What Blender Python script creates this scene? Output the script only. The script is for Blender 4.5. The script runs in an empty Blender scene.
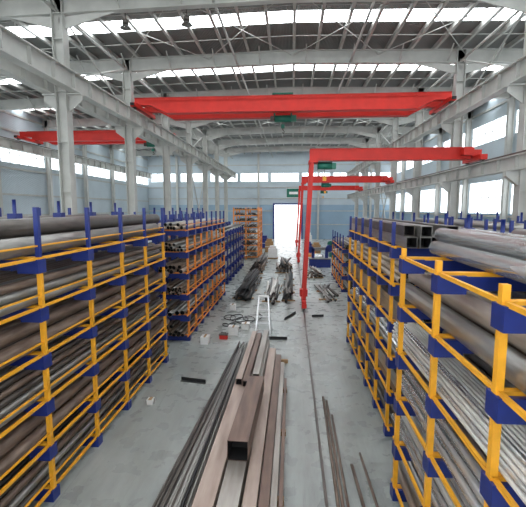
import bpy, math, random
from mathutils import Vector, Matrix
random.seed(7)
sc = bpy.context.scene
sc.view_settings.view_transform = 'Standard'
sc.view_settings.exposure = 0.0

# ---------------------------------------------------------------- materials
def lin(c):
    r = []
    for v in c:
        v = v / 255.0
        r.append(v / 12.92 if v <= 0.04045 else ((v + 0.055) / 1.055) ** 2.4)
    return (r[0], r[1], r[2], 1)

def mat(name, col, rough=0.5, metal=0.0, var=0.15, scale=3.0, stretch=(1, 1, 1), col2=None, bump=0.0):
    m = bpy.data.materials.new(name)
    m.use_nodes = True
    nt = m.node_tree
    b = nt.nodes['Principled BSDF']
    b.inputs['Roughness'].default_value = rough
    b.inputs['Metallic'].default_value = metal
    c = lin(col)
    tc = nt.nodes.new('ShaderNodeTexCoord')
    mp = nt.nodes.new('ShaderNodeMapping')
    mp.inputs['Scale'].default_value = stretch
    nz = nt.nodes.new('ShaderNodeTexNoise')
    nz.inputs['Scale'].default_value = scale
    nz.inputs['Detail'].default_value = 5
    cr = nt.nodes.new('ShaderNodeValToRGB')
    c2 = lin(col2) if col2 else tuple(max(0, v * (1 - 2 * var)) for v in c[:3]) + (1,)
    cr.color_ramp.elements[0].position = 0.33
    cr.color_ramp.elements[1].position = 0.67
    cr.color_ramp.elements[0].color = c2
    cr.color_ramp.elements[1].color = c
    nt.links.new(tc.outputs['Object'], mp.inputs['Vector'])
    nt.links.new(mp.outputs['Vector'], nz.inputs['Vector'])
    nt.links.new(nz.outputs['Fac'], cr.inputs['Fac'])
    nt.links.new(cr.outputs['Color'], b.inputs['Base Color'])
    if bump:
        bp = nt.nodes.new('ShaderNodeBump')
        bp.inputs['Strength'].default_value = bump
        nt.links.new(nz.outputs['Fac'], bp.inputs['Height'])
        nt.links.new(bp.outputs['Normal'], b.inputs['Normal'])
    return m

def corrugated(name, col, scale, axis, rough=0.55):
    m = mat(name, col, rough, 0.0, 0.06, 0.4)
    nt = m.node_tree
    b = nt.nodes['Principled BSDF']
    tc = nt.nodes.new('ShaderNodeTexCoord')
    w = nt.nodes.new('ShaderNodeTexWave')
    w.bands_direction = axis
    w.inputs['Scale'].default_value = scale
    bp = nt.nodes.new('ShaderNodeBump')
    bp.inputs['Strength'].default_value = 0.6
    bp.inputs['Distance'].default_value = 0.06
    nt.links.new(tc.outputs['Object'], w.inputs['Vector'])
    nt.links.new(w.outputs['Fac'], bp.inputs['Height'])
    nt.links.new(bp.outputs['Normal'], b.inputs['Normal'])
    return m

def emis(name, col, s):
    m = bpy.data.materials.new(name)
    m.use_nodes = True
    b = m.node_tree.nodes['Principled BSDF']
    b.inputs['Base Color'].default_value = lin((200, 210, 215))
    b.inputs['Emission Color'].default_value = lin(col)
    b.inputs['Emission Strength'].default_value = s
    return m

M_BLUE = mat('rack_blue_paint', (28, 48, 124), 0.42, 0.0, 0.1, 6)
M_YEL = mat('rack_yellow_paint', (246, 176, 44), 0.45, 0.0, 0.08, 8)
M_ORG = mat('rack_orange_paint', (234, 144, 58), 0.45, 0.0, 0.08, 8)
M_RED = mat('crane_red_paint', (210, 40, 28), 0.5, 0.0, 0.08, 2)
M_GREEN = mat('hoist_green_paint', (20, 110, 90), 0.45, 0.0, 0.1, 4)
M_WHITE = mat('steelwork_grey_white', (188, 189, 184), 0.5, 0.0, 0.08, 1.5)
M_PURL = mat('purlin_galvanised', (184, 185, 180), 0.45, 0.1, 0.1, 2)
M_DARK = mat('pipe_dark_steel', (98, 92, 87), 0.35, 0.55, 0.2, 5, (3, .5, 3))
M_BROWN = mat('pipe_rusted_brown', (138, 121, 108), 0.45, 0.35, 0.2, 5, (3, .4, 3), (102, 85, 75))
M_GREY = mat('pipe_mill_grey', (154, 152, 148), 0.3, 0.6, 0.15, 5, (3, .4, 3))
M_TAUPE = mat('pipe_taupe', (178, 163, 149), 0.36, 0.4, 0.14, 5, (3, .4, 3))
M_GALV = mat('pipe_galvanised', (216, 218, 218), 0.25, 0.65, 0.1, 6, (3, .4, 3))
M_PALE = mat('pipe_pale', (228, 227, 222), 0.32, 0.25, 0.08, 6, (3, .4, 3))
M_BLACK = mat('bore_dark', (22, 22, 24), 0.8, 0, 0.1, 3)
M_BOXS = mat('box_section_primer', (184, 166, 155), 0.42, 0.2, 0.2, 1.6, (3, .4, 3), (148, 128, 117))
M_BOXM = mat('box_section_mill', (172, 167, 161), 0.38, 0.35, 0.2, 1.6, (3, .4, 3), (136, 127, 119))
M_BOXD = mat('box_section_dark', (124, 101, 90), 0.45, 0.3, 0.2, 2.5, (3, .4, 3), (92, 73, 64))
M_TIMB = mat('timber', (176, 140, 96), 0.7, 0, 0.2, 6, (1, 8, 8))
M_ALU = mat('aluminium', (216, 218, 220), 0.3, 0.6, 0.08, 5)
M_PLAS = mat('white_plastic', (230, 230, 228), 0.5, 0, 0.05, 5)
M_RUB = mat('rubber_black', (38, 38, 40), 0.6, 0, 0.1, 5)
M_ROOF = corrugated('roof_sheet', (122, 123, 120), 4.0, 'X')
M_WALL = corrugated('wall_panel_blue_white', (188, 201, 208), 3.0, 'DIAGONAL')
M_WALLB = corrugated('wall_panel_blue', (144, 170, 190), 3.0, 'DIAGONAL')
M_SKY = emis('skylight_translucent', (246, 250, 253), 9.5)
M_WIN = emis('window_daylight', (242, 248, 253), 2.8)
M_FILLF = emis('front_fill_glow', (250, 250, 252), 3.6)  # added glow behind the camera, brightens the aisle side of the racks

# floor
M_FLOOR = mat('floor_epoxy_concrete', (164, 168, 165), 0.28, 0.0, 0.1, 0.35, (1, 1, 1), (144, 150, 149))
nt = M_FLOOR.node_tree
b = nt.nodes['Principled BSDF']
tc = nt.nodes.new('ShaderNodeTexCoord')
n2 = nt.nodes.new('ShaderNodeTexNoise'); n2.inputs['Scale'].default_value = 2.2; n2.inputs['Detail'].default_value = 8
mr = nt.nodes.new('ShaderNodeMapRange'); mr.inputs['To Min'].default_value = 0.16; mr.inputs['To Max'].default_value = 0.42
nt.links.new(tc.outputs['Object'], n2.inputs['Vector'])
nt.links.new(n2.outputs['Fac'], mr.inputs['Value'])
nt.links.new(mr.outputs['Result'], b.inputs['Roughness'])
src = b.inputs['Base Color'].links[0].from_socket
nt.links.remove(b.inputs['Base Color'].links[0])
def stain(src, scale, stretch, lo, hi, dark, fac, det=10):
    n3 = nt.nodes.new('ShaderNodeTexNoise'); n3.inputs['Scale'].default_value = scale; n3.inputs['Detail'].default_value = det; n3.inputs['Roughness'].default_value = .7
    mp3 = nt.nodes.new('ShaderNodeMapping'); mp3.inputs['Scale'].default_value = stretch
    r3 = nt.nodes.new('ShaderNodeValToRGB'); r3.color_ramp.elements[0].position = lo; r3.color_ramp.elements[1].position = hi
    r3.color_ramp.elements[0].color = (dark, dark, dark * .97, 1); r3.color_ramp.elements[1].color = (1, 1, 1, 1)
    mx = nt.nodes.new('ShaderNodeMixRGB'); mx.blend_type = 'MULTIPLY'; mx.inputs[0].default_value = fac
    nt.links.new(tc.outputs['Object'], mp3.inputs['Vector']); nt.links.new(mp3.outputs['Vector'], n3.inputs['Vector'])
    nt.links.new(n3.outputs['Fac'], r3.inputs['Fac'])
    nt.links.new(src, mx.inputs[1]); nt.links.new(r3.outputs['Color'], mx.inputs[2])
    return mx.outputs[0]
o1 = stain(src, .9, (2.2, .5, 1), .36, .56, .68, .85)
o2 = stain(o1, 1.6, (6, .35, 1), .30, .42, .55, .8)
o3 = stain(o2, 3.5, (1, 1, 1), .26, .36, .4, .9)
nt.links.new(o3, b.inputs['Base Color'])
M_YARD = mat('yard_concrete', (200, 200, 195), 0.8, 0, 0.1, 0.3)

# ---------------------------------------------------------------- mesh builder
class MB:
    def __init__(s):
        s.v = []; s.f = []; s.m = []; s.sm = []; s.mats = []
    def mi(s, m):
        if m not in s.mats: s.mats.append(m)
        return s.mats.index(m)
    def face(s, idx, m, smooth=False):
        s.f.append(idx); s.m.append(s.mi(m)); s.sm.append(smooth)
    def hexa(s, pts, m):
        o = len(s.v); s.v += [tuple(p) for p in pts]
        for q in ((0, 3, 2, 1), (4, 5, 6, 7), (0, 1, 5, 4), (1, 2, 6, 5), (2, 3, 7, 6), (3, 0, 4, 7)):
            s.face(tuple(o + i for i in q), m)
    def box(s, x0, x1, y0, y1, z0, z1, m):
        s.hexa([(x0, y0, z0), (x1, y0, z0), (x1, y1, z0), (x0, y1, z0),
                (x0, y0, z1), (x1, y0, z1), (x1, y1, z1), (x0, y1, z1)], m)
    def basis(s, d):
        up = Vector((0, 0, 1)) if abs(d.z) < 0.95 else Vector((0, 1, 0))
        a = d.cross(up).normalized(); u = a.cross(d).normalized()
        return a, u
    def beam(s, p0, p1, w, h, m, w1=None, h1=None):
        p0 = Vector(p0); p1 = Vector(p1); d = (p1 - p0).normalized()
        a, u = s.basis(d)
        w1 = w if w1 is None else w1; h1 = h if h1 is None else h1
        P = []
        for p, ww, hh in ((p0, w, h), (p1, w1, h1)):
            P += [p - a * ww / 2 - u * hh / 2, p + a * ww / 2 - u * hh / 2, p + a * ww / 2 + u * hh / 2, p - a * ww / 2 + u * hh / 2]
        s.hexa(P, m)
    def ibeam(s, p0, p1, w, h, m, t=0.04):
        p0 = Vector(p0); p1 = Vector(p1); d = (p1 - p0).normalized()
        a, u = s.basis(d)
        s.beam(p0, p1, t, h - t, m)
        o = u * (h / 2 - t / 2)
        s.beam(p0 + o, p1 + o, w, t, m); s.beam(p0 - o, p1 - o, w, t, m)
    def tube(s, p0, p1, r, m, n=14, wall=0.12, rot=0.0, solid=False):
        p0 = Vector(p0); p1 = Vector(p1); d = (p1 - p0).normalized()
        a, u = s.basis(d)
        ri = r * (1 - wall)
        L = (p1 - p0).length
        dep = min(0.4, L * 0.3)
        rings = []
        if solid:
            spec = [(p0, r), (p1, r)]
        else:
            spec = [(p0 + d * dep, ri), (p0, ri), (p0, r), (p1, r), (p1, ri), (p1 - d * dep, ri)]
        for p, rr in spec:
            o = len(s.v)
            for i in range(n):
                t = 2 * math.pi * i / n + rot
                s.v.append(tuple(p + a * rr * math.cos(t) + u * rr * math.sin(t)))
            rings.append(o)
        for k in range(len(rings) - 1):
            A = rings[k]; B = rings[k + 1]
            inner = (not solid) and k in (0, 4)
            side = solid or k in (0, 2, 4)
            for i in range(n):
                j = (i + 1) % n
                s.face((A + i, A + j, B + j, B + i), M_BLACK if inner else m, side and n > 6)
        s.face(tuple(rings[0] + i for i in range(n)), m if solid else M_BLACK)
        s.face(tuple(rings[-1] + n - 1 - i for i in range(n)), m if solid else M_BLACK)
    def sq(s, p0, p1, w, m, wall=0.12):
        s.tube(p0, p1, w / 2 * math.sqrt(2), m, 4, wall, math.pi / 4)
    def obj(s, name, parent=None):
        me = bpy.data.meshes.new(name)
        me.from_pydata(s.v, [], s.f)
        for m in s.mats: me.materials.append(m)
        me.polygons.foreach_set('material_index', s.m)
        me.polygons.foreach_set('use_smooth', s.sm)
        me.update()
        o = bpy.data.objects.new(name, me)
        sc.collection.objects.link(o)
        if parent: o.parent = parent
        return o

def empty(name):
    e = bpy.data.objects.new(name, None)
    sc.collection.objects.link(e)
    return e

# ---------------------------------------------------------------- room shell
XL, XR, Y0, Y1 = -24.0, 16.0, -4.0, 66.0
CL, CR = -9.75, 9.25      # column lines
def rz(x): return 14.2 - 0.022 * abs(x)

m = MB(); m.box(XL - .2, XR + .2, Y0 - .2, Y1 + .2, -0.2, 0.0, M_FLOOR); m.obj('floor')
m = MB(); m.box(-60, 60, Y1 + .2, 130, -0.3, -0.02, M_YARD); m.obj('ground_yard')

raf = [Y0 + 7 * k for k in range(11)]
sky_c = [Y0 + 3.5 + 7 * k for k in range(10)]
m = MB(); ms = MB()
edges = [Y0 - .2]
for c in sky_c: edges += [c - .6, c + .6]
edges.append(Y1 + .2)
for i in range(len(edges) - 1):
    ya, yb = edges[i], edges[i + 1]
    t = ms if i % 2 == 1 else m
    mt = M_SKY if i % 2 == 1 else M_ROOF
    for xa, xb in ((XL - .2, 0), (0, XR + .2)):
        za, zb = rz(xa), rz(xb)
        t.hexa([(xa, ya, za), (xb, ya, zb), (xb, yb, zb), (xa, yb, za),
                (xa, ya, za + .06), (xb, ya, zb + .06), (xb, yb, zb + .06), (xa, yb, za + .06)], mt)
m.obj('ceiling'); ms.obj('skylight_panels')

# windows in walls
def wall_x(name, x0, x1, bands):
    w = MB(); g = MB()
    z = 0.0
    top = rz(x0) + .05
    for bi, (a, b_) in enumerate(bands):
        w.box(x0, x1, Y0, Y1, z, a, M_WALLB if bi == 0 else M_WALL)
        y = Y0
        while y < Y1:
            w.box(x0, x1, y, y + 1.0, a, b_, M_WALL)
            y += 7
        xi = (x0 + x1) / 2
        for k in range(10):
            ya = Y0 + 7 * k + 1.0; yb = ya + 6.0
            g.box(xi - .02, xi + .02, ya, yb, a, b_, M_WIN)
            for q in range(0, 6):
                yy = ya + q * 1.2
                g.box(xi - .05, xi + .05, yy - .04, yy + .04, a, b_, M_WHITE)
            g.box(xi - .05, xi + .05, ya, yb, (a + b_) / 2 - .03, (a + b_) / 2 + .03, M_WHITE)
        z = b_
    w.box(x0, x1, Y0, Y1, z, top, M_WALL)
    s = x1 if x0 < 0 else x0
    d = 0.1 if x0 < 0 else -0.1
    for zz in (2.2, 4.4, 6.2, 8.4, 11.6, 13.0):
        if all(not (a - .1 < zz < b_ + .1) for a, b_ in bands):
            w.box(min(s, s + d), max(s, s + d), Y0, Y1, zz - .08, zz + .08, M_PURL)
    return w.obj(name), g
wl, gl = wall_x('wall_left', XL - .2, XL, [(1.4, 3.2), (8.9, 10.5)])
gl.obj('window_1')
wr, gr = wall_x('wall_right', XR, XR + .2, [(4.6, 7.2), (10.4, 12.0)])
gr.obj('window_2')

w = MB(); g = MB()
bz0, bz1 = 9.4, 10.7
DX0, DX1, DZ = -2.9, 1.5, 5.6
yb0, yb1 = Y1, Y1 + .2
w.box(XL, DX0, yb0, yb1, 0, 5.6, M_WALLB); w.box(DX1, XR, yb0, yb1, 0, 5.6, M_WALLB)
w.box(XL, XR, yb0, yb1, 5.6, bz0, M_WALL)
w.box(XL, XR, yb0, yb1, bz1, 13.6, M_WALL)
for xa, xb in ((XL, 0), (0, XR)):
    w.hexa([(xa, yb0, 13.6), (xb, yb0, 13.6), (xb, yb1, 13.6), (xa, yb1, 13.6), (xa, yb0, rz(xa)), (xb, yb0, rz(xb)), (xb, yb1, rz(xb)), (xa, yb1, rz(xa))], M_WALL)
x = XL
while x < XR - .1:
    w.box(x, x + .5, yb0, yb1, bz0, bz1, M_WALL)
    g.box(x + .5, min(x + 5, XR), yb0 + .08, yb0 + .12, bz0, bz1, M_WIN)
    for q in range(4):
        g.box(x + .5 + q * 1.1, x + .57 + q * 1.1, yb0 + .04, yb0 + .16, bz0, bz1, M_WHITE)
    x += 5
for zz in (2.4, 4.6, 6.6, 8.4, 12.0):
    if zz < 5.6:
        w.box(XL, DX0 - .3, yb0 - .1, yb0, zz - .07, zz + .07, M_PURL); w.box(DX1 + .3, XR, yb0 - .1, yb0, zz - .07, zz + .07, M_PURL)
    else: w.box(XL, XR, yb0 - .1, yb0, zz - .07, zz + .07, M_PURL)
w.obj('wall_back'); g.obj('window_3')
# front wall behind the camera, with unseen glowing bays added to light rack faces
w = MB(); g = MB()
w.box(XL, XR, Y0 - .2, Y0, 0, 1.5, M_WALL); w.box(XL, XR, Y0 - .2, Y0, 9.5, rz(XL), M_WALL)
x = XL
while x < XR - .1:
    w.box(x, x + .6, Y0 - .2, Y0, 1.5, 9.5, M_WALL)
    g.box(x + .6, min(x + 5, XR), Y0 - .12, Y0 - .08, 1.5, 9.5, M_FILLF)
    for q in range(1, 4): g.box(x + .6 + q * 1.1 - .04, x + .6 + q * 1.1 + .04, Y0 - .15, Y0 - .05, 1.5, 9.5, M_WHITE)
    for zz in (3.5, 5.5, 7.5): g.box(x + .6, min(x + 5, XR), Y0 - .14, Y0 - .06, zz - .04, zz + .04, M_WHITE)
    x += 5
w.obj('wall_front'); g.obj('front_fill_panels')
# door frame + sign
w = MB()
w.box(DX0 - .25, DX0, yb0 - .16, yb0 - .01, 0, DZ + .25, M_BLUE); w.box(DX1, DX1 + .25, yb0 - .16, yb0 - .01, 0, DZ + .25, M_BLUE)
w.box(DX0, DX1, yb0 - .16, yb0 - .01, DZ, DZ + .25, M_BLUE); w.obj('door_1')
w = MB(); w.box(-.9, 1.3, yb0 - .24, yb0 - .12, 6.8, 8.2, M_GREEN)
w.box(-1.0, 1.4, yb0 - .28, yb0 - .22, 6.7, 6.8, M_PLAS); w.box(-1.0, 1.4, yb0 - .28, yb0 - .22, 8.2, 8.3, M_PLAS)
w.box(-.5, .9, yb0 - .26, yb0 - .23, 7.3, 7.7, M_PLAS); w.obj('sign_board')
w = MB()
for xx in (-19, -14.5, -5.5, 4.2, 12.5):
    w.ibeam((xx, yb0 - .3, 0), (xx, yb0 - .3, rz(xx) - .3), .3, .4, M_WHITE)
w.obj('trim_1')

# ---------------------------------------------------------------- roof steelwork
m = MB()
for y in raf[1:-1]:
    for xa, xb in ((XL, CL), (CL, 0), (0, CR), (CR, XR)):
        m.ibeam((xa, y, rz(xa) - .62), (xb, y, rz(xb) - .62), .32, .72, M_WHITE)
    for cx, s in ((CL, 1), (CR, -1), (CL, -1), (CR, 1)):
        m.beam((cx, y, rz(cx) - 1.35), (cx + s * 2.6, y, rz(cx) - .85), .06, .5, M_WHITE, .06, .1)
    x = XL + 1.3
    while x < XR:
        m.beam((x, y + .1, rz(x) - .95), (x, y + .95, rz(x) - .28), .06, .06, M_PURL)
        m.beam((x, y - .1, rz(x) - .95), (x, y - .95, rz(x) - .28), .06, .06, M_PURL)
        x += 2.6
m.obj('roof_rafters')
m = MB()
x = XL + .6
while x < XR:
    m.beam((x, Y0, rz(x) - .14), (x, Y1, rz(x) - .14), .08, .24, M_PURL)
    m.beam((x + .04, Y0, rz(x) - .26), (x + .04, Y1, rz(x) - .26), .14, .02, M_PURL)
    x += 1.3
for y in sky_c:
    for dy in (-1.6, 1.6):
        for xa, xb in ((XL, 0), (0, XR)):
            m.beam((xa, y + dy, rz(xa) - .22), (xb, y + dy, rz(xb) - .22), .04, .04, M_PURL)
for k in (3, 6):
    ya, yb = raf[k], raf[k + 1]
    for xa in (-22, -16.5, -9.7, -4.9, 0, 4.7):
        xb = xa + 4.8
        m.tube((xa, ya, rz(xa) - .5), (xb, yb, rz(xb) - .5), .02, M_PURL, 6, solid=True)
        m.tube((xb, ya, rz(xb) - .5), (xa, yb, rz(xa) - .5), .02, M_PURL, 6, solid=True)
for xx in (-17, -9.75, -3.2, 3.2, 9.25):
    m.tube((xx, Y0, rz(xx) - .9), (xx, Y1, rz(xx) - .9), .06, M_WHITE, 8, solid=True)
m.obj('roof_purlins')

# columns
def column(cx, y, inn):
    m = MB()
    top = rz(cx) - .3
    m.box(cx - .24, cx - .21, y - .22, y + .22, 0, top, M_WHITE)
    m.box(cx + .21, cx + .24, y - .22, y + .22, 0, top, M_WHITE)
    m.box(cx - .21, cx + .21, y - .02, y + .02, 0, top, M_WHITE)
    z = 1.5
    while z < top:
        m.box(cx - .21, cx + .21, y - .2, y + .2, z, z + .02, M_WHITE); z += 2.1
    m.box(cx - .34, cx + .34, y - .34, y + .34, 0, .05, M_WHITE)
    for s in ((1, -1) if cx < 0 else (inn,)):
        a = cx + s * .24; b_ = cx + s * .85
        m.box(min(a, b_), max(a, b_), y - .16, y + .16, 9.77, 9.83, M_WHITE)
        m.hexa([(a, y - .02, 9.1), (b_, y - .02, 9.55), (b_, y + .02, 9.55), (a, y + .02, 9.1),
                (a, y - .02, 9.77), (b_, y - .02, 9.77), (b_, y + .02, 9.77), (a, y + .02, 9.77)], M_WHITE)
    if cx > 0:
        m.hexa([(cx - .75, y - .12, 6.3), (cx - .24, y - .12, 5.9), (cx - .24, y + .12, 5.9), (cx - .75, y + .12, 6.3),
                (cx - .75, y - .12, 6.5), (cx - .24, y - .12, 6.5), (cx - .24, y + .12, 6.5), (cx - .75, y + .12, 6.5)], M_WHITE)
    return m.obj('steel_column')
for y in raf[1:-1]:
    column(CL, y, 1); column(CR, y, -1)
for y in raf[1:-1]:
    for cx in (XL + .35, XR - .35):
        m = MB()
        m.box(cx - .2, cx - .17, y - .15, y + .15, 0, rz(cx) - .3, M_WHITE); m.box(cx + .17, cx + .2, y - .15, y + .15, 0, rz(cx) - .3, M_WHITE)
        m.box(cx - .17, cx + .17, y - .02, y + .02, 0, rz(cx) - .3, M_WHITE)
        m.box(cx - .22, cx + .22, y - .25, y + .25, 0, .04, M_WHITE)
        m.obj('steel_column')
m = MB()
for cx in (CL, CR):
    for k in (3, 6):
        ya, yb = raf[k], raf[k + 1]
        m.tube((cx, ya, 10.4), (cx, yb, 13.2), .04, M_WHITE, 8, solid=True)
        m.tube((cx, yb, 10.4), (cx, ya, 13.2), .04, M_WHITE, 8, solid=True)
    ya, yb = raf[6], raf[7]
    m.tube((cx, ya, .4), (cx, yb, 9.4), .05, M_WHITE, 8, solid=True)
    m.tube((cx, yb, .4), (cx, ya, 9.4), .05, M_WHITE, 8, solid=True)
m.obj('column_bracing')

def runway(x, zt, h, w, name='crane_runway_beam'):
    m = MB()
    m.ibeam((x, Y0 + .3, zt - h / 2), (x, Y1 - .6, zt - h / 2), w, h, M_WHITE, .05)
    y = Y0 + 1
    while y < Y1 - 1:
        m.box(x - w / 2 + .03, x + w / 2 - .03, y - .01, y + .01, zt - h + .05, zt - .05, M_WHITE)
        y += 1.4
    m.box(x - .04, x + .04, Y0 + .3, Y1 - .6, zt, zt + .1, M_DARK)
    return m.obj(name)
runway(CL + .6, 10.6, .76, .4); runway(CL - .6, 10.6, .76, .4); runway(CR - .6, 10.6, .76, .4)
runway(CR - .45, 7.1, .6, .35); runway(XL + .9, 10.6, .76, .4)

# ---------------------------------------------------------------- overhead cranes
def crane(xa, xb, y, hx, gauge=1.6, h=.82, name='overhead_crane', zt=11.42):
    root = empty(name)
    m = MB()
    for yy in (y - gauge / 2, y + gauge / 2):
        w = .22
        def prof(x0, x1, b0, b1):
            m.hexa([(x0, yy - w, b0), (x1, yy - w, b1), (x1, yy + w, b1), (x0, yy + w, b0),
                    (x0, yy - w, zt), (x1, yy - w, zt), (x1, yy + w, zt), (x0, yy + w, zt)], M_RED)
        zb = zt - h
        prof(xa, xa + .9, zt - .38, zt - .38); prof(xa + .9, xa + 1.8, zt - .38, zb)
        prof(xa + 1.8, xb - 1.8, zb, zb)
        prof(xb - 1.8, xb - .9, zb, zt - .38); prof(xb - .9, xb, zt - .38, zt - .38)
        m.box(xa, xb, yy - .28, yy + .28, zt, zt + .03, M_RED)
        m.box(xa + 1.8, xb - 1.8, yy - .26, yy + .26, zb - .03, zb, M_RED)
        m.box(xa + .5, xb - .5, yy - .03, yy + .03, zt + .03, zt + .1, M_DARK)
    m.obj('girders', root)
    e = MB()
    for xx in (xa + .15, xb - .15):
        e.box(xx - .16, xx + .16, y - 1.7, y + 1.7, 10.82, zt - .38, M_RED)
        for yy in (y - 1.4, y + 1.4):
            e.tube((xx - .09, yy, 10.87), (xx + .09, yy, 10.87), .16, M_DARK, 16, solid=True)
        e.box(xx - .1, xx + .1, y - 1.85, y - 1.7, 10.87, 11.0, M_RUB)
        e.box(xx - .1, xx + .1, y + 1.7, y + 1.85, 10.87, 11.0, M_RUB)
    e.obj('end_carriages', root)
    t = MB()
    t.box(hx - .6, hx + .6, y - .9, y + .9, zt + .12, zt + .2, M_GREEN)
    for s in (-.5, .5):
        t.beam((hx + s, y, zt + .12), (hx + s, y, zt - h - .1), .1, .1, M_GREEN)
    t.tube((hx - .5, y, zt - h - .25), (hx + .5, y, zt - h - .25), .2, M_GREEN, 18, solid=True)
    t.box(hx + .5, hx + .8, y - .18, y + .18, zt - h - .42, zt - h - .08, M_GREEN)
    t.box(hx - .75, hx - .5, y - .15, y + .15, zt - h - .4, zt - h - .1, M_DARK)
    t.beam((hx, y, zt - h - .4), (hx, y, zt - h - .6), .03, .03, M_DARK)
    t.box(hx - .11, hx + .11, y - .07, y + .07, zt - h - .8, zt - h - .58, M_GREEN)
    hk = [(0, -.8), (.0, -.9), (.07, -.96), (.09, -1.03), (.03, -1.09), (-.05, -1.05)]
    for p, q in zip(hk, hk[1:]):
        t.tube((hx + p[0], y, zt - h + p[1]), (hx + q[0], y, zt - h + q[1]), .025, M_DARK, 8, solid=True)
    t.obj('hoist_trolley', root)
    c = MB()
    yy = y - gauge / 2 - .34
    c.box(xa + .6, xb - .6, yy - .02, yy + .02, zt - .1, zt - .06, M_RED)
    for k in range(5):
        x = xa + 2 + k * (xb - xa - 4) / 4
        c.box(x - .02, x + .02, yy - .02, yy + .15, zt - .1, zt - .06, M_RED)
    c.obj('festoon_track', root)
    return root
crane(CL + .45, CR - .45, 24.8, -.6)
crane(XL + .95, CL - .45, 34.2, -11.9, h=.75)

# ---------------------------------------------------------------- semi gantry cranes
def gantry(y, hx):
    root = empty('semi_gantry_crane')
    zt = 7.9; zb = 7.38
    xg = .95; xr = CR - .45
    m = MB()
    m.box(xg - .1, xr - .25, y - .2, y + .2, zb, zt, M_RED)
    m.box(xg - .1, xr - .25, y - .26, y + .26, zt, zt + .03, M_RED)
    m.box(xg - .1, xr - .25, y - .26, y + .26, zb - .03, zb, M_RED)
    m.box(xr - .25, xr + .2, y - .3, y + .3, 7.5, 7.8, M_RED)
    m.obj('girder', root)
    m = MB()
    m.box(xr - .16, xr + .16, y - 1.0, y + 1.0, 7.26, 7.5, M_RED)
    for yy in (y - .8, y + .8): m.tube((xr - .08, yy, 7.35), (xr + .08, yy, 7.35), .14, M_DARK, 14, solid=True)
    m.box(xr - .8, xr - .35, y - .75, y - .3, 7.5, 7.85, M_RED)
    m.obj('end_carriage', root)
    m = MB()
    bx = .62
    for s in (-1, 1):
        m.beam((bx, y + s * .95, .45), (xg, y + s * .25, zb), .16, .2, M_RED, .22, .24)
        m.tube((bx - .07, y + s * .9, .2), (bx + .07, y + s * .9, .2), .15, M_DARK, 16, solid=True)
        m.box(bx - .12, bx + .12, y + s * 1.25 - .08, y + s * 1.25 + .08, .15, .35, M_RED)
    m.beam((bx + .12, y - .65, 2.9), (bx + .12, y + .65, 2.9), .1, .12, M_RED)
    m.beam((bx, y - 1.3, .36), (bx, y + 1.3, .36), .2, .28, M_RED)
    m.box(xg - .15, xg + .3, y - .45, y + .45, zb - .14, zb - .03, M_RED)
    m.box(bx - .2, bx + .2, y - .2, y + .2, .5, .85, M_RED)
    m.obj('leg', root)
    m = MB()
    m.box(hx - .35, hx + .35, y - .24, y + .24, zb - .1, zb - .03, M_DARK)
    m.tube((hx - .35, y, zb - .28), (hx + .35, y, zb - .28), .17, M_GREEN, 16, solid=True)
    m.box(hx + .35, hx + .55, y - .15, y + .15, zb - .42, zb - .14, M_GREEN)
    m.beam((hx, y, zb - .4), (hx, y, zb - .8), .025, .025, M_DARK)
    m.box(hx - .09, hx + .09, y - .06, y + .06, zb - 1.0, zb - .8, M_YEL)
    m.obj('hoist', root)
gantry(20.5, 1.6); gantry(37.5, 3.0); gantry(53, 4.0)
m = MB()
m.box(.595, .645, -2, 62, 0.0, .05, M_DARK); m.obj('floor_crane_rail')

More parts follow.
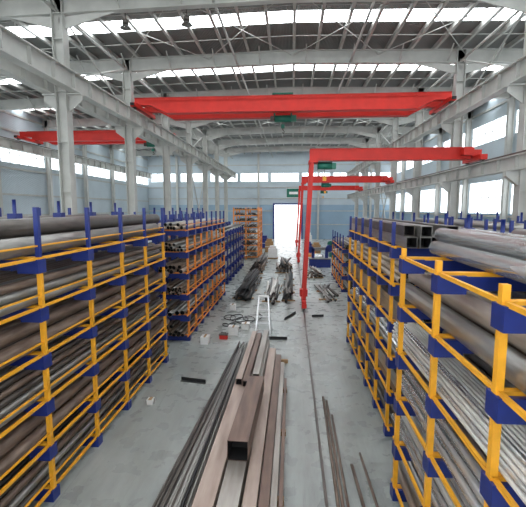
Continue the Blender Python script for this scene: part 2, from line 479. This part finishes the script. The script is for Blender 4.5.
# ---------------------------------------------------------------- racks
def rack(xf, d, ys, levels, H, postm=M_YEL, depth=1.45, double=True, rails=1, name='cantilever_pipe_rack', pegs=True, fpegs=True):
    root = empty(name)
    xc = xf + d * (depth + .1)
    xb = xc + d * (depth + .1) if double else xc + d * .15
    B = MB(); Yw = MB()
    def bx(mm, xa, xb_, ya, yb, za, zb, mt): mm.box(min(xa, xb_), max(xa, xb_), ya, yb, za, zb, mt)
    for y in ys:
        bx(B, xc - .1, xc + .1, y - .09, y + .09, 0, H, M_BLUE)
        bx(B, xf, xb, y - .08, y + .08, 0, .16, M_BLUE)
        bx(B, xf - d * .02, xf + d * .22, y - .1, y + .1, 0.0, .2, M_BLUE)
        sides = [(xf, 1)] + ([(xb, -1)] if double else [])
        for z in levels:
            for xs, s in sides:
                if z > .3:
                    bx(B, xs + d * s * .02, xc, y - .06, y + .06, z - .22, z - .05, M_BLUE)
                    bx(B, xs - d * s * .01, xs + d * s * .34, y - .11, y + .11, z - .26, z - .035, M_BLUE)
                    bx(B, xc - d * s * .1, xc - d * s * .35, y - .03, y + .03, z - .26, z - .2, M_BLUE)
                bx(Yw, xs, xc, y - .045, y + .045, z - .05, z, postm)
        for xs, s in sides:
            for i, z in enumerate(levels):
                mt = postm
                if i < len(levels) - 1: zt = levels[i + 1] - .26
                elif fpegs: mt = M_BLUE; zt = H + .12
                else: zt = z + .14
                bx(Yw, xs, xs + d * s * .07, y - .035, y + .035, z, zt, mt)
        if pegs:
            B.tube((xc, y, H), (xc, y, H + .28), .035, M_BLUE, 8, solid=True)
    for xs, s in ([(xf, 1)] + ([(xb, -1)] if double else [])):
        for i, z in enumerate(levels):
            if rails > 0:
                bx(Yw, xs + d * s * .02, xs + d * s * .06, ys[0] - .2, ys[-1] + .2, z - .045, z, postm)
            if rails > 1:
                bx(Yw, xs + d * s * .02, xs + d * s * .05, ys[0] - .2, ys[-1] + .2, z + .17, z + .195, postm)
    for za in (.6, 2.3, H - .3):
        B.box(xc - .04, xc + .04, ys[0], ys[-1], za, za + .1, M_BLUE)
    for ya, yb in zip(ys[::2], ys[1::2]):
        B.beam((xc, ya, .6), (xc, yb, 2.3), .03, .06, M_BLUE); B.beam((xc, yb, 2.3), (xc, ya, H - .3), .03, .06, M_BLUE)
    B.obj('uprights_and_arms', root); Yw.obj('roll_out_frames', root)
    return xc, root

def load(mb, xa, xb, z, r, mt, ya, yb, rows=2, jit=.25, square=False, fill=1.0):
    lo, hi = min(xa, xb), max(xa, xb)
    n = int((hi - lo) / (2 * r * 1.02))
    pitch = (hi - lo) / max(n, 1)
    for row in range(rows):
        cnt = n - row
        for i in range(cnt):
            if row and random.random() > fill: continue
            x = lo + pitch * (i + .5 + (row * .5 if not square else 0))
            zz = z + r + .002 + row * (r * 1.74 if not square else r * 2.02)
            mm = random.choice(mt) if isinstance(mt, (list, tuple)) else mt
            a = ya + random.uniform(-jit, jit); b_ = yb + random.uniform(-jit, jit)
            dx = random.uniform(-.006, .006)
            if square: mb.sq((x, a, zz), (x, b_, zz), 2 * r * .97, mm)
            else: mb.tube((x + dx, a, zz), (x - dx, b_, zz), r * .985, mm, 14 if r > .05 else 9)

LV = [.22, 1.02, 1.82, 2.62, 3.42, 4.22]
# ---- left near
LX = -4.05
ysL = [1.5, 3.05, 4.6, 6.15, 7.75, 9.3, 10.85, 12.4]
xc, rt = rack(LX, -1, ysL, LV, 4.9, rails=2)
P = MB()
specs = [(.065, [M_DARK, M_BROWN, M_DARK, M_GREY], 4), (.12, [M_BROWN, M_DARK, M_GREY], 2), (.055, [M_GREY, M_BROWN, M_DARK, M_GREY], 5),
         (.13, [M_BROWN, M_DARK, M_GREY], 2), (.075, [M_DARK, M_BROWN, M_GREY], 3), (.16, [M_DARK, M_GREY, M_GREY], 2)]
for z, (r, mt, rows) in zip(LV, specs):
    load(P, LX - .12, xc + .14, z, r, mt, 1.0, 12.9, rows, .5, fill=.97)
    load(P, xc - .14, xc - 1.43, z, r, mt, 1.0, 12.8, max(1, rows - 1) if z < 4 else 2, .35, fill=.8)
P.obj('steel_pipe_stock', rt)
# ---- left second
ysL2 = [14.6 + 1.15 * i for i in range(8)]
LX2 = -3.85
xc, rt = rack(LX2, -1, ysL2, LV, 4.75, postm=M_ORG, depth=1.15, rails=2)
P = MB()
specs = [(.07, [M_DARK, M_BROWN], 3), (.09, [M_BROWN, M_GREY], 2), (.05, [M_GREY, M_BROWN], 3),
         (.08, [M_BROWN, M_TAUPE], 2), (.06, [M_GREY, M_BROWN], 3), (.07, [M_GREY, M_TAUPE], 2)]
for z, (r, mt, rows) in zip(LV, specs):
    load(P, LX2 - .12, xc + .14, z, r, mt, 14.3, 22.9, rows, .25, fill=.7)
    load(P, xc - .14, xc - 1.1, z, r, mt, 14.3, 22.9, 1, .25)
P.obj('steel_pipe_stock', rt)
# ---- right near
RX = 1.78
ysR = [.5, 2.0, 3.5, 5.05, 6.6]
xc, rt = rack(RX, 1, ysR, LV, 4.55, rails=1, fpegs=False)
P = MB()
load(P, RX + .12, xc - .14, LV[0], .07, [M_GALV, M_GREY, M_TAUPE], .2, 7.1, 3, .3, fill=.95)
load(P, RX + .12, xc - .14, LV[1], .05, [M_GALV, M_PALE, M_GREY], .2, 7.2, 5, .3, fill=.95)
load(P, RX + .12, xc - .14, LV[2], .06, [M_TAUPE, M_GALV, M_GALV], .2, 7.1, 4, .3, fill=.95)
load(P, RX + .10, RX + .72, LV[3], .026, [M_PALE, M_PALE, M_GALV], .1, 7.5, 5, .2)
load(P, RX + .8, xc - .14, LV[3], .07, [M_TAUPE, M_GREY], .1, 7.0, 4, .3)
load(P, RX + .10, xc - .14, LV[4], .138, [M_TAUPE, M_BROWN, M_TAUPE, M_GREY], .1, 7.15, 2, .1)
load(P, RX + .5, xc - .14, LV[5], .12, [M_PALE, M_GALV, M_GALV], .1, 7.1, 2, .15)
for z, r, mt in zip(LV, (.07, .06, .07, .06, .13, .12), (M_GREY, M_BROWN, M_GREY, M_TAUPE, M_BROWN, M_PALE)):
    load(P, xc + .14, xc + 1.43, z, r, [mt, M_GREY], .2, 7.1, 2, .2)
P.obj('steel_pipe_stock', rt)
# ---- right far
RX2 = 2.1
ysR2 = [8.6, 9.85, 11.1, 12.35, 13.6, 14.85]
xc, rt = rack(RX2, 1, ysR2, LV, 4.6, rails=1)
P = MB()
specs = [(.07, [M_DARK, M_GREY], 3, 0), (.08, [M_GREY, M_BROWN], 3, 1), (.06, [M_GREY, M_GALV, M_GALV], 4, 0),
         (.07, [M_BROWN, M_GREY], 3, 1), (.07, [M_TAUPE, M_DARK], 4, 0), (.11, [M_DARK, M_GREY], 2, 1)]
for z, (r, mt, rows, sq_) in zip(LV, specs):
    load(P, RX2 + .12, xc - .14, z, r, mt, 8.2, 15.3, rows, .25, square=bool(sq_), fill=.9)
    load(P, xc + .14, xc + 1.43, z, r, mt, 8.2, 15.3, max(1, rows - 1), .25, square=bool(sq_), fill=.8)
P.obj('steel_pipe_stock', rt)
# ---- right outer rows
RX3 = 5.6
xc, rt = rack(RX3, 1, [8.6 + 1.5 * i for i in range(8)], LV, 4.6, rails=1)
P = MB()
for z in LV: load(P, RX3 + .12, xc - .14, z, .09, [M_GREY, M_BROWN], 8.2, 19.4, 2, .25, fill=.7)
P.obj('steel_pipe_stock', rt)
RX4 = 3.0
xc, rt = rack(RX4, 1, [24 + 1.5 * i for i in range(5)], LV[:4], 3.3, postm=M_ORG)
P = MB()
for z in LV[:4]: load(P, RX4 + .12, xc - .14, z, .07, [M_GREY, M_DARK], 23.7, 30.4, 2, .25, fill=.7)
P.obj('steel_pipe_stock', rt)

# ---- far orange pallet rack
root = empty('orange_stacking_rack')
m = MB()
for x in (-5.7, -4.5, -3.3):
    for y in (39, 41.2, 43.4):
        m.box(x - .06, x + .06, y - .06, y + .06, 0, 5.1, M_ORG)
for k in range(9):
    z = .25 + k * .58
    for y in (39, 41.2, 43.4): m.box(-5.7, -3.3, y - .04, y + .04, z - .05, z + .05, M_ORG)
    for x in (-5.7, -4.5, -3.3): m.box(x - .03, x + .03, 39, 43.4, z - .1, z, M_ORG)
m.obj('frame', root)
m = MB()
for k in range(9):
    z = .25 + k * .58 + .05
    load(m, -5.55, -3.45, z, .06, [M_GREY, M_BROWN, M_PALE], 38.9, 43.5, 2 if k < 8 else 1, .2, fill=.6)
m.obj('bars', root)
xc, rt = rack(-4.2, -1, [26 + 1.4 * i for i in range(7)], LV[:5], 3.9, postm=M_BLUE, depth=1.1, double=False, rails=0, pegs=False, fpegs=False)
P = MB()
for z in LV[:5]: load(P, -4.35, -5.1, z, .07, [M_GREY, M_DARK], 25.6, 34.8, 2, .2, fill=.6)
P.obj('steel_pipe_stock', rt)

# ---------------------------------------------------------------- centre floor stock
m = MB()
for y in (4.2, 6.3, 8.4, 10.5, 12.6):
    m.box(-1.52, -.10, y - .06, y + .06, 0, .1, M_TIMB)
m.obj('timber_bearer')
B = MB()
B.sq((-1.37, 3.0, .27), (-1.28, 13.3, .27), .33, M_BOXS, .06)
B.sq((-.98, 3.2, .27), (-.92, 13.6, .27), .33, M_BOXM, .06)
B.sq((-.65, 3.1, .22), (-.62, 13.0, .22), .23, M_BOXS, .08)
B.sq((-.43, 3.1, .19), (-.40, 12.6, .19), .17, M_BOXD, .1)
B.sq((-.27, 3.1, .16), (-.26, 12.1, .16), .11, M_BOXM, .1)
B.sq((-.15, 3.3, .14), (-.15, 11.0, .14), .07, M_BOXD, .1)
B.sq((-1.35, 9.9, .52), (-1.31, 14.0, .52), .16, M_BOXS, .08)
B.sq((-1.16, 9.8, .52), (-1.12, 13.8, .52), .15, M_BOXD, .08)
B.sq((-.93, 10.2, .53), (-.90, 14.1, .53), .17, M_BOXM, .08)
B.obj('box_section_stack')
B = MB(); B.sq((-.95, 6.75, .635), (-.86, 9.6, .635), .38, M_BOXD, .05)
B.obj('short_box_section')
P = MB()
for i in range(95):
    a = random.uniform(0, 1)
    row = random.choice((0, 0, 1, 1, 2, 3))
    xn = -2.35 + a * .68; xfar = -1.92 + a * .32
    r = random.choice((.018, .022, .028))
    z = .03 + row * .042
    y0 = 3.5 + random.uniform(-.5, .8); y1 = 14.2 + random.uniform(-1.6, .0)
    P.tube((xn, y0, z), (xfar, y1, z), r, random.choice((M_DARK, M_DARK, M_GREY, M_RUB)), 7)
P.obj('thin_pipe_bundle')
P = MB()
for xa, ya, xb, yb, r in ((.80, 5.4, .86, 10.2, .03), (.88, 5.2, .93, 10.0, .03), (.97, 5.3, 1.0, 9.3, .025), (1.28, 5.0, 1.2, 7.4, .03), (1.5, 5.2, 1.42, 7.8, .025)):
    P.tube((xa, ya, r), (xb, yb, r), r, M_BROWN, 8)
P.obj('loose_bar')
def pile(xa, xb, ya, yb, n, h, mts, name='pipe_pile', skew=.3, zb=.0):
    P = MB()
    for i in range(n):
        r = random.choice((.04, .06, .08))
        lvl = random.random() ** 1.6
        x = random.uniform(xa, xb); c = (xa + xb) / 2
        x = c + (x - c) * (1 - .6 * lvl)
        a = ya + random.uniform(0, (yb - ya) * .4); b_ = yb - random.uniform(0, (yb - ya) * .3)
        s = random.uniform(-skew, skew)
        P.tube((x - s, a, zb + r + lvl * h), (x + s, b_, zb + r + lvl * h), r, random.choice(mts), 8)
    k = ya + .8
    while k < yb:
        P.box(xa - .1, xb + .1, k - .06, k + .06, 0, .06, M_TIMB); k += 2.2
    P.obj(name)
pile(-3.2, -2.2, 21, 29, 60, .6, [M_DARK, M_RUB, M_RUB], skew=.15)
pile(-3.2, -2.3, 29.5, 38, 50, .8, [M_DARK, M_BROWN, M_RUB], skew=.15)
pile(-1.5, -.7, 20.3, 27, 34, .4, [M_DARK, M_RUB, M_GREY, M_PALE], skew=.15)
pile(-.45, .1, 20.6, 29, 34, .6, [M_DARK, M_GREY, M_RUB], skew=.1)
pile(-1.2, 0, 30, 36, 30, .6, [M_DARK, M_BROWN, M_RUB])
pile(1.2, 2.2, 28, 32, 20, .5, [M_BROWN, M_DARK, M_PALE])
pile(1.6, 2.4, 21, 26, 14, .15, [M_DARK, M_GREY])

def pallet(x, y, h, c):
    m = MB()
    for k in range(5): m.box(x - .5 + k * .22, x - .38 + k * .22, y - .6, y + .6, .11, .14, M_TIMB)
    for k in (-.45, 0, .45): m.box(x - .5, x + .5, y + k - .06, y + k + .06, 0, .11, M_TIMB)
    m.box(x - .45, x + .45, y - .55, y + .55, .14, .14 + h, c)
    m.box(x - .46, x + .46, y - .56, y + .56, .14 + h * .45, .14 + h * .5, M_PALE)
    m.box(x - .3, x + .3, y - .4, y + .4, .14 + h, .14 + h * 1.25, c)
    m.obj('loaded_pallet')
for a in ((-1.9, 40, .9, M_PLAS), (2.6, 43, 1.0, M_TIMB), (1.9, 47, .8, M_BLUE), (4.4, 36.5, 1.1, M_PLAS), (1.9, 40.5, .7, M_ORG), (-2.6, 46, 1.1, M_TIMB), (-3.4, 50, 1.2, M_BLUE), (2.2, 54, 1.3, M_PLAS)):
    pallet(*a)

# ---------------------------------------------------------------- step ladder
m = MB()
lx, ly = -1.1, 15.5
LH = 1.55
for s in (-1, 1):
    m.beam((lx + s * .29, ly - .4, 0.0), (lx + s * .18, ly, LH), .055, .03, M_ALU)
    m.beam((lx + s * .29, ly + .42, 0.0), (lx + s * .18, ly + .03, LH - .05), .045, .03, M_ALU)
for k in range(1, 6):
    t = k / 6
    m.box(lx - .27 + .09 * t, lx + .27 - .09 * t, ly - .4 + .4 * t - .05, ly - .4 + .4 * t + .05, LH * t - .015, LH * t + .015, M_ALU)
for t in (.25, .65):
    m.box(lx - .26 + .09 * t, lx + .26 - .09 * t, ly + .42 - .39 * t - .015, ly + .42 - .39 * t + .015, (LH - .05) * t - .02, (LH - .05) * t + .02, M_ALU)
m.box(lx - .2, lx + .2, ly - .1, ly + .1, LH - .02, LH + .02, M_PLAS)
m.obj('step_ladder')

# ---------------------------------------------------------------- small floor items
def angle_bar(x0, x1, y, dy=0):
    m = MB()
    m.beam((x0, y, .006), (x1, y + dy, .006), .1, .012, M_RUB); m.beam((x0, y + .05, .05), (x1, y + dy + .05, .05), .012, .1, M_RUB)
    m.obj('angle_bar')
angle_bar(-3.2, -2.45, 11.0, -.15); angle_bar(-.85, -.15, 14.9, .0); angle_bar(.95, 1.5, 18.2, .1); angle_bar(-.3, .2, 17.6, 1.2)
def carton(x, y, a, b_, h):
    m = MB()
    m.box(x - a, x + a, y - b_, y + b_, 0, h, M_PLAS); m.box(x - a * 1.04, x + a * 1.04, y - b_ * 1.04, y + b_ * 1.04, h, h + .03, M_PLAS)
    m.box(x - .04, x + .04, y - b_ * 1.05, y + b_ * 1.05, h + .03, h + .035, M_TIMB)
    m.obj('storage_carton')
carton(-3.2, 14.3, .14, .18, .25); carton(-2.9, 19.3, .14, .14, .25); carton(-2.3, 15.4, .2, .15, .3); carton(-1.9, 16.2, .16, .15, .22); carton(-3.6, 9.6, .08, .08, .1)
def hose(cx, cy, n, r0, r1, adv):
    m = MB()
    pts = [(cx + adv * (k / n) + r0 * math.cos(k * .45), cy + r1 * math.sin(k * .45) + .3 * math.sin(k * .13), .02 + .0005 * k) for k in range(n)]
    for p, q in zip(pts, pts[1:]): m.tube(p, q, .018, M_RUB, 6, solid=True)
    m.obj('coiled_hose')
hose(-2.9, 17.6, 60, .35, .5, 1.3); hose(-2.9, 16.4, 30, .2, .3, .6)
m = MB()
m.box(-2.75, -2.45, 14.75, 14.95, 0, .16, M_RED); m.box(-2.77, -2.43, 14.73, 14.97, .16, .2, M_DARK); m.beam((-2.7, 14.85, .24), (-2.5, 14.85, .24), .03, .02, M_DARK)
m.box(-2.7, -2.68, 14.83, 14.87, .2, .24, M_DARK); m.box(-2.52, -2.5, 14.83, 14.87, .2, .24, M_DARK)
m.obj('tool_box')

def bandsaw(x, y, c):
    root = empty('band_saw_machine')
    m = MB()
    m.box(x - .9, x + .9, y - .5, y + .5, 0, .7, c); m.box(x - 1.0, x + 1.0, y - .55, y + .55, .7, .78, M_GREY)
    m.box(x - .7, x - .45, y - .15, y + .15, .78, 1.6, c); m.box(x + .45, x + .7, y - .15, y + .15, .78, 1.6, c)
    m.beam((x - .8, y, 1.5), (x + .8, y, 1.6), .25, .25, M_GREY)
    m.tube((x - .8, y - .15, 1.5), (x - .8, y + .15, 1.5), .3, c, 20, solid=True); m.tube((x + .8, y - .15, 1.6), (x + .8, y + .15, 1.6), .3, c, 20, solid=True)
    m.obj('body', root)
    m = MB()
    for k in range(8):
        yy = y + .8 + k * .35
        m.tube((x - .4, yy, .72), (x + .4, yy, .72), .05, M_GALV, 10, solid=True)
    for s in (-.45, .45):
        m.box(x + s - .03, x + s + .03, y + .55, y + 3.4, .62, .74, c)
        for yy in (1, 3.2): m.box(x + s - .03, x + s + .03, y + yy - .04, y + yy + .04, 0, .62, c)
    m.obj('roller_table', root)
bandsaw(4.6, 40, M_GREEN); bandsaw(5.8, 47, M_BLUE); bandsaw(2.4, 34.5, M_BLUE); bandsaw(-5.0, 54, M_BLUE)

for (x, y) in ((-7, 17.2), (-4.4, 17.2)):
    m = MB()
    z = rz(x) - 1.25
    m.tube((x, y, z), (x, y, z + .35), .02, M_DARK, 6, solid=True)
    m.tube((x, y, z - .2), (x, y, z), .12, M_DARK, 14, solid=True)
    for k in range(18):
        a0 = 2 * math.pi * k / 18; a1 = 2 * math.pi * (k + 1) / 18
        o = len(m.v)
        m.v += [(x + .12 * math.cos(a0), y + .12 * math.sin(a0), z - .2), (x + .12 * math.cos(a1), y + .12 * math.sin(a1), z - .2),
                (x + .24 * math.cos(a1), y + .24 * math.sin(a1), z - .32), (x + .24 * math.cos(a0), y + .24 * math.sin(a0), z - .32)]
        m.face((o, o + 1, o + 2, o + 3), M_GREY, True)
    m.obj('high_bay_lamp')

# ---------------------------------------------------------------- world + camera
w = bpy.data.worlds.new('World'); sc.world = w; w.use_nodes = True
nt = w.node_tree
bg = nt.nodes['Background']
sky = nt.nodes.new('ShaderNodeTexSky')
try:
    sky.sky_type = 'HOSEK_WILKIE'
except Exception: pass
mixn = nt.nodes.new('ShaderNodeMixRGB'); mixn.inputs[0].default_value = .75
mixn.inputs[2].default_value = (1, 1, 1, 1)
nt.links.new(sky.outputs[0], mixn.inputs[1]); nt.links.new(mixn.outputs[0], bg.inputs['Color'])
bg.inputs['Strength'].default_value = 3.5

cam = bpy.data.cameras.new('camera'); co = bpy.data.objects.new('camera', cam); sc.collection.objects.link(co)
cam.sensor_width = 36; cam.lens = 400 / 526 * 36
cam.clip_start = .05; cam.clip_end = 300
p = math.atan(45 / 400); yaw = math.atan(29 / 400)
co.location = (0, 0, 5)
co.rotation_euler = (math.pi / 2 - p, 0, yaw)
sc.camera = co
